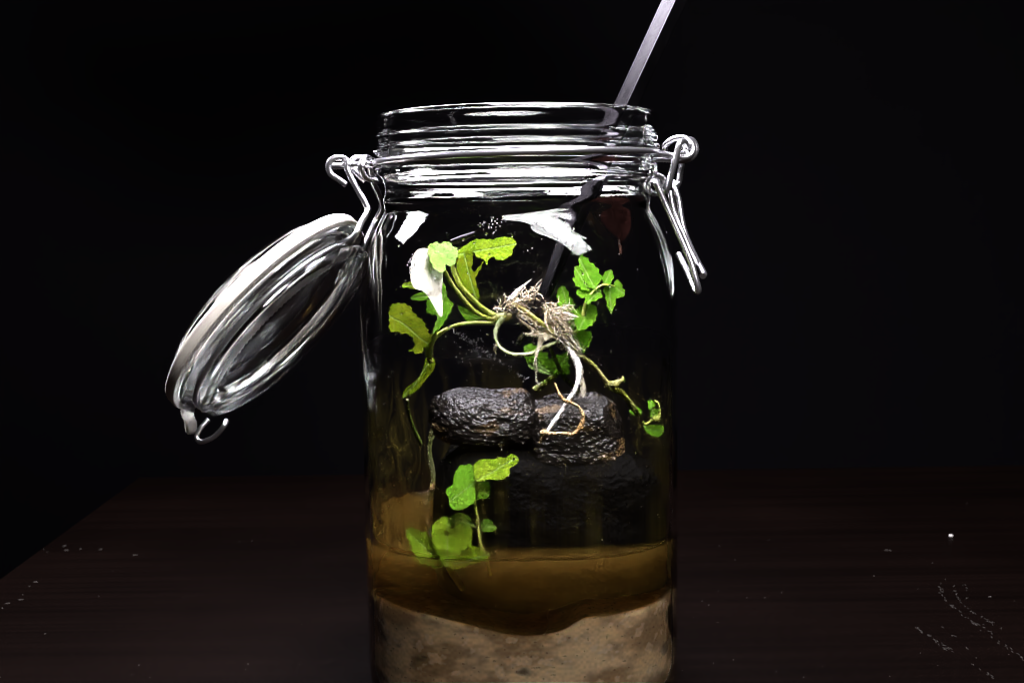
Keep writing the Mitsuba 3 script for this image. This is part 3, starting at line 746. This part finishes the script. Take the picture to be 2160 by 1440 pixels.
# roots
add(P + 'white_root', tube(stems(zd([(640, 440), (720, 530), (790, 620), (828, 700), (838, 760), (820, 870), (740, 1020), (660, 1140), (585, 1250)]), [-0.012, -0.017, -0.027, -0.0345]), [0.0005, 0.0010, 0.00135, 0.00125, 0.0011, 0.0009, 0.0008, 0.0007], lump=0.15, seed=6), 'mat_root_white')
add(P + 'brown_root', tube(stems(zd([(550, 1255), (620, 1262), (700, 1262), (780, 1272), (845, 1225), (868, 1140), (840, 1060), (765, 1010)]), [-0.0345, -0.0345, -0.033, -0.032]), [0.0013, 0.0006, 0.0007, 0.0009, 0.0006, 0.0004], lump=0.5, seed=7), 'mat_root_brown')
add(P + 'brown_root', tube(stems(zd([(575, 1245), (545, 1270), (535, 1300), (520, 1340)]), [-0.035, -0.035]), [0.0010, 0.0011, 0.0006, 0.0003], lump=0.6, seed=8), 'mat_root_brown')
add(P + 'brown_root', tube(stems(zd([(770, 1012), (725, 995), (690, 950), (670, 895), (650, 855)]), [-0.032, -0.03]), [0.0007, 0.0006, 0.0004], lump=0.5, seed=9), 'mat_root_brown')
add_leaf(P + 'husk', zd([(845, 690), (870, 710), (885, 800), (910, 900), (890, 962), (862, 965), (850, 860)]), -0.012, 'mat_husk', tilt=(0.3, 0.4), fold=0.6, seed=41)
add_leaf(P + 'husk', zd([(400, 462), (470, 430), (560, 420), (610, 425), (560, 520), (520, 600), (480, 690), (468, 700), (490, 590), (505, 490), (450, 475)]), -0.014, 'mat_husk', tilt=(0.3, 0.5), fold=0.6, seed=42)
add_leaf(P + 'husk', zd([(540, 470), (600, 420), (680, 450), (760, 520), (860, 600), (850, 640), (780, 610), (700, 540), (630, 490), (570, 520)]), -0.0135, 'mat_husk', tilt=(0.3, 0.5), fold=0.5, seed=43)


def hairs(center_line, n, spread, length, seed, Y, mean=(0, 0)):
    r = np.random.default_rng(seed)
    cl = np.array(center_line, float)
    out = []
    for _ in range(n):
        k = r.uniform(0, len(cl) - 1)
        i = int(k)
        a = cl[i] * (1 - k + i) + cl[min(i + 1, len(cl) - 1)] * (k - i)
        th = r.normal(0, 1.0) if r.random() < 0.6 else r.uniform(0, 2 * np.pi)
        dirv = np.array([math.cos(th) * 1.0, math.sin(th)]) * r.uniform(0.4, 1.0) * length + np.array(mean)
        y = Y + r.normal(0, 0.004)
        a = a + r.normal(0, spread, 2)
        bend = r.normal(0, 0.17, 2) * length
        pts = [at(*a, y), at(*(a + dirv * 0.5 + bend), y + r.normal(0, 0.003)), at(*(a + dirv), y + r.normal(0, 0.005))]
        out.append(tube(pts, [r.uniform(0.00014, 0.0003), 0.00007], sides=4, smooth_n=5, caps=False))
    return trimesh.util.concatenate(out)


add(P + 'root_hair', hairs(zb([(60, 640), (140, 600), (230, 560), (330, 500)]), 100, 6, 25, 1, -0.012, (3, -4)), 'mat_root_tan', smooth=True)
add(P + 'root_hair', hairs(zb([(200, 640), (280, 740), (330, 800)]), 40, 4, 24, 2, -0.011, (6, 8)), 'mat_root_tan', smooth=True)
add(P + 'root_hair', hairs(zb([(400, 620), (480, 650), (560, 640), (620, 700)]), 110, 7, 26, 3, -0.010, (2, 2)), 'mat_root_tan', smooth=True)
add(P + 'root_hair', hairs(zb([(430, 720), (520, 800), (600, 880), (640, 950)]), 110, 7, 30, 4, -0.010, (0, 4)), 'mat_root_tan', smooth=True)
for k in range(4):
    labels[P + 'root_hair' + (f'_{k:03d}' if k else '')] = {'label': 'tangle of thin tan root hairs', 'kind': 'stuff'}
rr = np.random.default_rng(5)
for line in ([(430, 650), (420, 740), (455, 830)], [(470, 700), (540, 800), (600, 900), (690, 970)], [(500, 690), (590, 790), (640, 880), (700, 960)], [(540, 690), (620, 800), (650, 850)], [(410, 600), (440, 700), (500, 790)], [(350, 770), (260, 690), (180, 690)],
             [(330, 820), (250, 760), (190, 700)], [(250, 840), (330, 850), (420, 830)], [(70, 640), (20, 632), (0, 650)], [(380, 900), (460, 870), (540, 850)], [(360, 960), (345, 1060), (350, 1200), (375, 1260)], [(560, 660), (650, 690), (690, 700)], [(550, 720), (610, 715), (660, 720)], [(30, 930), (15, 970), (25, 1010)]):
    add(P + 'root', tube(stems(zb(line), [-0.014, -0.0145 + rr.normal(0, 0.001)]), [0.0005, 0.0006, 0.0002], sides=6, lump=0.3), 'mat_root_tan')
for line in ([(110, 580), (200, 490), (305, 402)], [(150, 560), (190, 520), (245, 480)], [(240, 830), (215, 870), (180, 925)]):
    add(P + 'root', tube(stems(zb(line), [-0.012, -0.008]), [0.0003, 0.0007, 0.0001], sides=6), 'mat_root_white')
thing('water_plant', 'uprooted green water plant with tan roots held in the middle of the jar', 'plant')

# white glass reflection over the left tuft, added as a solid sheet
add_leaf('white_reflection', za([(408, 320), (432, 240), (480, 196), (560, 200), (578, 240), (605, 270), (655, 295), (672, 282), (662, 400), (656, 520), (662, 690), (632, 692), (602, 640), (570, 590), (540, 542), (500, 505), (440, 482), (410, 420)]), -0.026, 'mat_white_reflection', tilt=(0.2, 0.8), fold=0.25, wave=0.0020, seed=51)
labels['white_reflection'] = {'label': 'white glass reflection made as a solid sheet over the left leaves of the uprooted plant', 'category': 'reflection'}
add('grey_reflection', tube(stems([(952, 520), (975, 512), (1003, 500)], [-0.010, -0.006]), [0.0010, 0.0013, 0.0008], flat=0.4), 'mat_rod')  # solid strip added for the grey part of the reflection
labels['grey_reflection'] = {'label': 'small grey reflection made as a solid strip above the yellowish leaf near the jar shoulder', 'category': 'sliver'}

m = 'mat_reflection_leaf'  # added leaf stands in for a reddish reflection in the shoulder
scene[m] = {'type': 'principledthin', 'base_color': mikit.proc(stem_fn((0.010, 0.0042, 0.0035), (0.022, 0.008, 0.0065))), 'roughness': 0.5, 'diff_trans': 0.7, 'eta': 1.35}
add_leaf('reflection_leaf__blade', [(1236, 424), (1262, 404), (1300, 400), (1326, 420), (1336, 462), (1330, 500), (1316, 520), (1300, 508), (1268, 472), (1244, 446)], 0.020, m, tilt=(0.2, 0.4), rib=[(1310, 520), (1282, 402)], fold=0.5, seed=71)
add('reflection_leaf__stalk', tube(stems([(1312, 512), (1311, 528), (1313, 545)], [0.019, 0.017]), [0.0009, 0.0006], lump=0.3), 'mat_reflection_stalk')
thing('reflection_leaf', 'dark reddish brown leaf added in place of a reflection under the jar neck, right of the metal rod', 'leaf')

# ------------------------------------------------------------------ lower plant at the water's edge
S = 'rooted_plant__'
add_leaf(S + 'leaf', zc([(870, 195), (910, 150), (970, 130), (1060, 135), (1120, 108), (1185, 120), (1240, 84), (1297, 122), (1280, 180), (1222, 222), (1227, 270), (1170, 322), (1100, 337), (1010, 330), (940, 345), (895, 352), (876, 290)]), -0.038, 'mat_leaf_yellow', tilt=(0.1, 1.0), rib=zc([(890, 345), (1270, 130)]), seed=61, fold=0.3)
add_leaf(S + 'leaf', zc([(866, 200), (830, 178), (790, 190), (740, 188), (705, 230), (668, 300), (660, 380), (602, 420), (588, 470), (618, 520), (620, 600), (680, 642), (760, 632), (830, 590), (868, 560), (888, 450), (892, 350), (872, 270)]), -0.040, 'mat_leaf_bright', tilt=(-0.2, 0.9), rib=zc([(890, 350), (620, 560)]), seed=62, fold=0.3)
add_leaf(S + 'leaf', zc([(915, 365), (1000, 350), (1025, 400), (1032, 470), (1000, 520), (930, 522), (898, 545), (908, 440)]), -0.039, 'mat_leaf_bright', tilt=(0.3, 0.8), rib=zc([(905, 400), (1010, 490)]), seed=63)
add_leaf(S + 'leaf', zc([(178, 872), (210, 818), (262, 820), (330, 850), (400, 880), (450, 940), (490, 1010), (560, 1100), (560, 1200), (470, 1230), (400, 1200), (320, 1170), (262, 1080), (230, 1000), (215, 930)]), -0.0435, 'mat_leaf_yellow', tilt=(-0.35, 0.4), rib=zc([(200, 850), (540, 1180)]), seed=64, fold=0.25, serrate=2.6, wave=0.0016)
add_leaf(S + 'leaf', zc([(446, 830), (478, 760), (560, 710), (602, 708), (622, 780), (630, 812), (655, 832), (695, 806), (738, 788), (790, 820), (842, 830), (852, 900), (835, 990), (760, 1040), (690, 1120), (640, 1210), (560, 1200), (520, 1100), (470, 1000), (448, 900)]), -0.0465, 'mat_leaf_yellow', tilt=(-0.05, 0.4), rib=zc([(610, 720), (600, 1200)]), seed=65, fold=0.1, serrate=2.6, wave=0.0016)
add_leaf(S + 'leaf', zc([(620, 1120), (700, 1060), (850, 1000), (930, 1030), (1025, 1090), (980, 1140), (850, 1190), (720, 1230), (620, 1230)]), -0.0478, 'mat_leaf_olive', tilt=(0.0, 0.5), rib=zc([(620, 1200), (1000, 1090)]), seed=66, fold=0.2, serrate=1.5)
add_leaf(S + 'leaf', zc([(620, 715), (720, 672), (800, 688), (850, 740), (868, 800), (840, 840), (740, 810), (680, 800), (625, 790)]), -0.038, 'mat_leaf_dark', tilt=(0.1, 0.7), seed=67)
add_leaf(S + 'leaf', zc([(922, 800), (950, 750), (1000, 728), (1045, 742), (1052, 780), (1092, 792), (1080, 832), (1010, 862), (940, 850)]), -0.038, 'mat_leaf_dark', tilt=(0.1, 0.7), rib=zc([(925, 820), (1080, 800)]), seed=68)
add(S + 'stem', tube(stems(zc([(898, 350), (886, 440), (878, 540), (890, 680), (912, 850), (940, 1000), (965, 1060), (1000, 1180), (1030, 1300)]), [-0.039, -0.040, -0.041, -0.036]), [0.0005, 0.0006, 0.0006, 0.0007], lump=0.15), 'mat_stem_green')
add(S + 'stem', tube(stems(zc([(840, 800), (880, 810), (930, 815)]), [-0.039, -0.0405, -0.039]), [0.0005, 0.0005]), 'mat_stem_dark')
add(S + 'stem', tube(stems(zc([(580, 1150), (640, 1280), (760, 1450)]), [-0.0465, -0.042, -0.03]), [0.0010, 0.0012]), 'mat_stem_green')
thing('rooted_plant', 'small plant with rounded lobed leaves growing at the edge of the muddy water', 'plant')
add('stem_cutting__stem', tube(stems([(919, 893), (916, 915), (912, 945), (908, 990), (904, 1034), (902, 1070)], [0.022, 0.026, 0.030]), [0.0010, 0.0012, 0.0011, 0.0011, 0.0011], lump=0.2), 'mat_stem_cut')
add('stem_cutting__brown_tip', tube(stems([(909, 1020), (903, 1030), (898, 1036)], [0.027, 0.027]), [0.0011, 0.0012, 0.0006], lump=0.8), 'mat_root_brown')
thing('stem_cutting', 'single bare pale green stem standing in the water left of the stones', 'stem')

# ------------------------------------------------------------------ drops on the inside of the glass, hair in the water
FRONT_IN = -(BODY - 0.0021)


def drops(pts, seed, rmin, rmax, flat=0.45):
    r = np.random.default_rng(seed)
    out = []
    base = trimesh.creation.icosphere(subdivisions=2)
    for px, py in pts:
        m = base.copy()
        s = r.uniform(rmin, rmax)
        x = at(px, py, FRONT_IN)[0]
        t = min(abs(x) / (BODY - 0.0021), 0.985)
        y = -(BODY - 0.0021) * (1 - t ** NB) ** (1 / NB)
        m.vertices = m.vertices * [s, s * flat, s * r.uniform(0.8, 1.6)] + at(px, py, y + 0.00002)
        out.append(m)
    return trimesh.util.concatenate(out)


r = np.random.default_rng(77)
pts = [(x, y) for x, y in zip(r.uniform(790, 1410, 130), r.uniform(420, 1150, 130))] + [(r.normal(806, 8), r.uniform(900, 1150)) for _ in range(26)] + [(r.normal(872, 6), r.normal(556, 8)) for _ in range(7)]
add('jar__droplet', drops(pts, 1, 0.00016, 0.00042), 'mat_drop', smooth=True)
labels['jar__droplet'] = {'label': 'scattered tiny water drops on the inside of the glass', 'kind': 'stuff'}
pts = []
for k in range(150):
    t = r.uniform(0, 1)
    pts.append((940 + 175 * t + r.normal(0, 3), 685 + 120 * t + r.normal(0, 3 + 3 * (k % 5 == 0))))
for k in range(14):
    pts.append((r.normal(866, 5), r.normal(552, 8)))
for k in range(30):
    pts.append((r.normal(1030, 14), r.normal(475, 12)))
for k in range(40):
    pts.append((r.normal(1000, 35), r.normal(740, 22)))
for k in range(70):
    pts.append((r.uniform(785, 1415), r.uniform(420, 1170)))
add('jar__dried_speck', drops(pts, 2, 0.00008, 0.00026, 0.3), 'mat_film', smooth=True)
labels['jar__dried_speck'] = {'label': 'greyish dried specks in a slanting streak on the glass', 'kind': 'stuff'}
hair = [(1160, 1283), (1154, 1296), (1158, 1312), (1153, 1330), (1147, 1336)]
fy = FRONT_IN + 0.0008
add('fine_root', tube(stems(hair, [fy, fy]), 0.00013, sides=5), 'mat_root_tan')
labels['fine_root'] = {'label': 'fine pale curved root hair in the water above the mud', 'category': 'root'}

# ------------------------------------------------------------------ dust and scuffs on the table


def on_table(px, py):
    d = FWD + (px - 1080) / FPX * RIGHT + (720 - py) / FPX * UP
    return CAM + d * (-CAM[2] / d[2])


def flecks(items, seed):
    r = np.random.default_rng(seed)
    out = []
    for px, py, ln, ang_ in items:
        c = on_table(px, py)
        w = r.uniform(0.00008, 0.00016)
        m = trimesh.creation.icosphere(subdivisions=1)
        m.vertices = m.vertices * [ln / 2.6, w, w * 0.8]
        m.apply_transform(trimesh.transformations.rotation_matrix(ang_, [0, 0, 1]))
        m.apply_translation(c + [0, 0, w * 0.7])
        out.append(m)
    return trimesh.util.concatenate(out)


r = np.random.default_rng(90)
items = [(px, py, r.uniform(0.0003, 0.0007), r.uniform(0, 3)) for px, py in zip(r.uniform(0, 760, 22), r.uniform(1130, 1440, 22))]
items += [(px, py, r.uniform(0.0003, 0.0007), r.uniform(0, 3)) for px, py in zip(r.uniform(1430, 2160, 22), r.uniform(1040, 1440, 22))]
items += [(1576, 1260, 0.0008, 0), (1613, 1260, 0.0008, 0.5), (1481, 1268, 0.0008, 1), (1873, 1160, 0.005, -0.3), (2088, 1258, 0.002, -0.3), (293, 1402, 0.001, 1.2), (136, 1151, 0.003, 1.0), (212, 1158, 0.003, 0.9), (140, 1160, 0.003, 0.1), (285, 1170, 0.004, 0.2), (75, 1227, 0.003, 0.1), (62, 1236, 0.001, 0),
          (44, 1264, 0.003, 0.4), (16, 1272, 0.003, 0.3), (5, 1282, 0.002, -0.9), (170, 1157, 0.002, 1.2), (1550, 1180, 0.001, 1.5), (1547, 1391, 0.001, 1.2), (1695, 1428, 0.001, 0.4), (1505, 1398, 0.001, 1.4)]
add('dust', flecks(items, 3), 'mat_dust', smooth=True)
labels['dust'] = {'label': 'tiny pale dust flecks and lint scattered over the dark table', 'category': 'dust', 'kind': 'stuff'}
items = []
for line, n in (([(1983, 1235), (1990, 1258), (2010, 1278), (2035, 1300), (2060, 1315), (2095, 1336)], 60), ([(2014, 1235), (2019, 1258), (2045, 1285), (2080, 1308), (2118, 1326)], 44), ([(2036, 1234), (2040, 1262)], 10), ([(1925, 1320), (1960, 1342), (1990, 1362), (2012, 1374)], 40),
                ([(2060, 1325), (2100, 1350), (2140, 1374), (2160, 1390)], 24), ([(2050, 1400), (2075, 1415), (2100, 1432)], 12), ([(1990, 1325), (2020, 1345), (2040, 1365)], 8)):
    sp = spline(line, 20)
    for _ in range(int(n * 0.7)):
        k = r.integers(0, len(sp) - 1)
        t = sp[min(k + 1, len(sp) - 1)] - sp[k]
        wd = on_table(*(sp[k] + t * 4)) - on_table(*sp[k])
        items.append((sp[k][0] + r.normal(0, 2), sp[k][1] + r.normal(0, 2), r.uniform(0.0010, 0.0032), math.atan2(wd[1], wd[0]) + r.normal(0, 0.4)))
add('table__scuff', flecks(items, 4), 'mat_scuff', smooth=True)
labels['table__scuff'] = {'label': 'broken curved pale scuff lines in the table top', 'kind': 'stuff'}
c = trimesh.creation.icosphere(subdivisions=3)
c.vertices = c.vertices * (1 + 0.35 * (meshkit.fbm(c.vertices * 2 + 4, 3, 3) - 0.5))[:, None] * [0.0011, 0.0009, 0.0007]
c.apply_translation(on_table(2006, 1131) + [0, 0, 0.0005])
add('crumb', c, 'mat_crumb', smooth=True)
labels['crumb'] = {'label': 'single white crumb on the table to the right of the jar', 'category': 'crumb'}
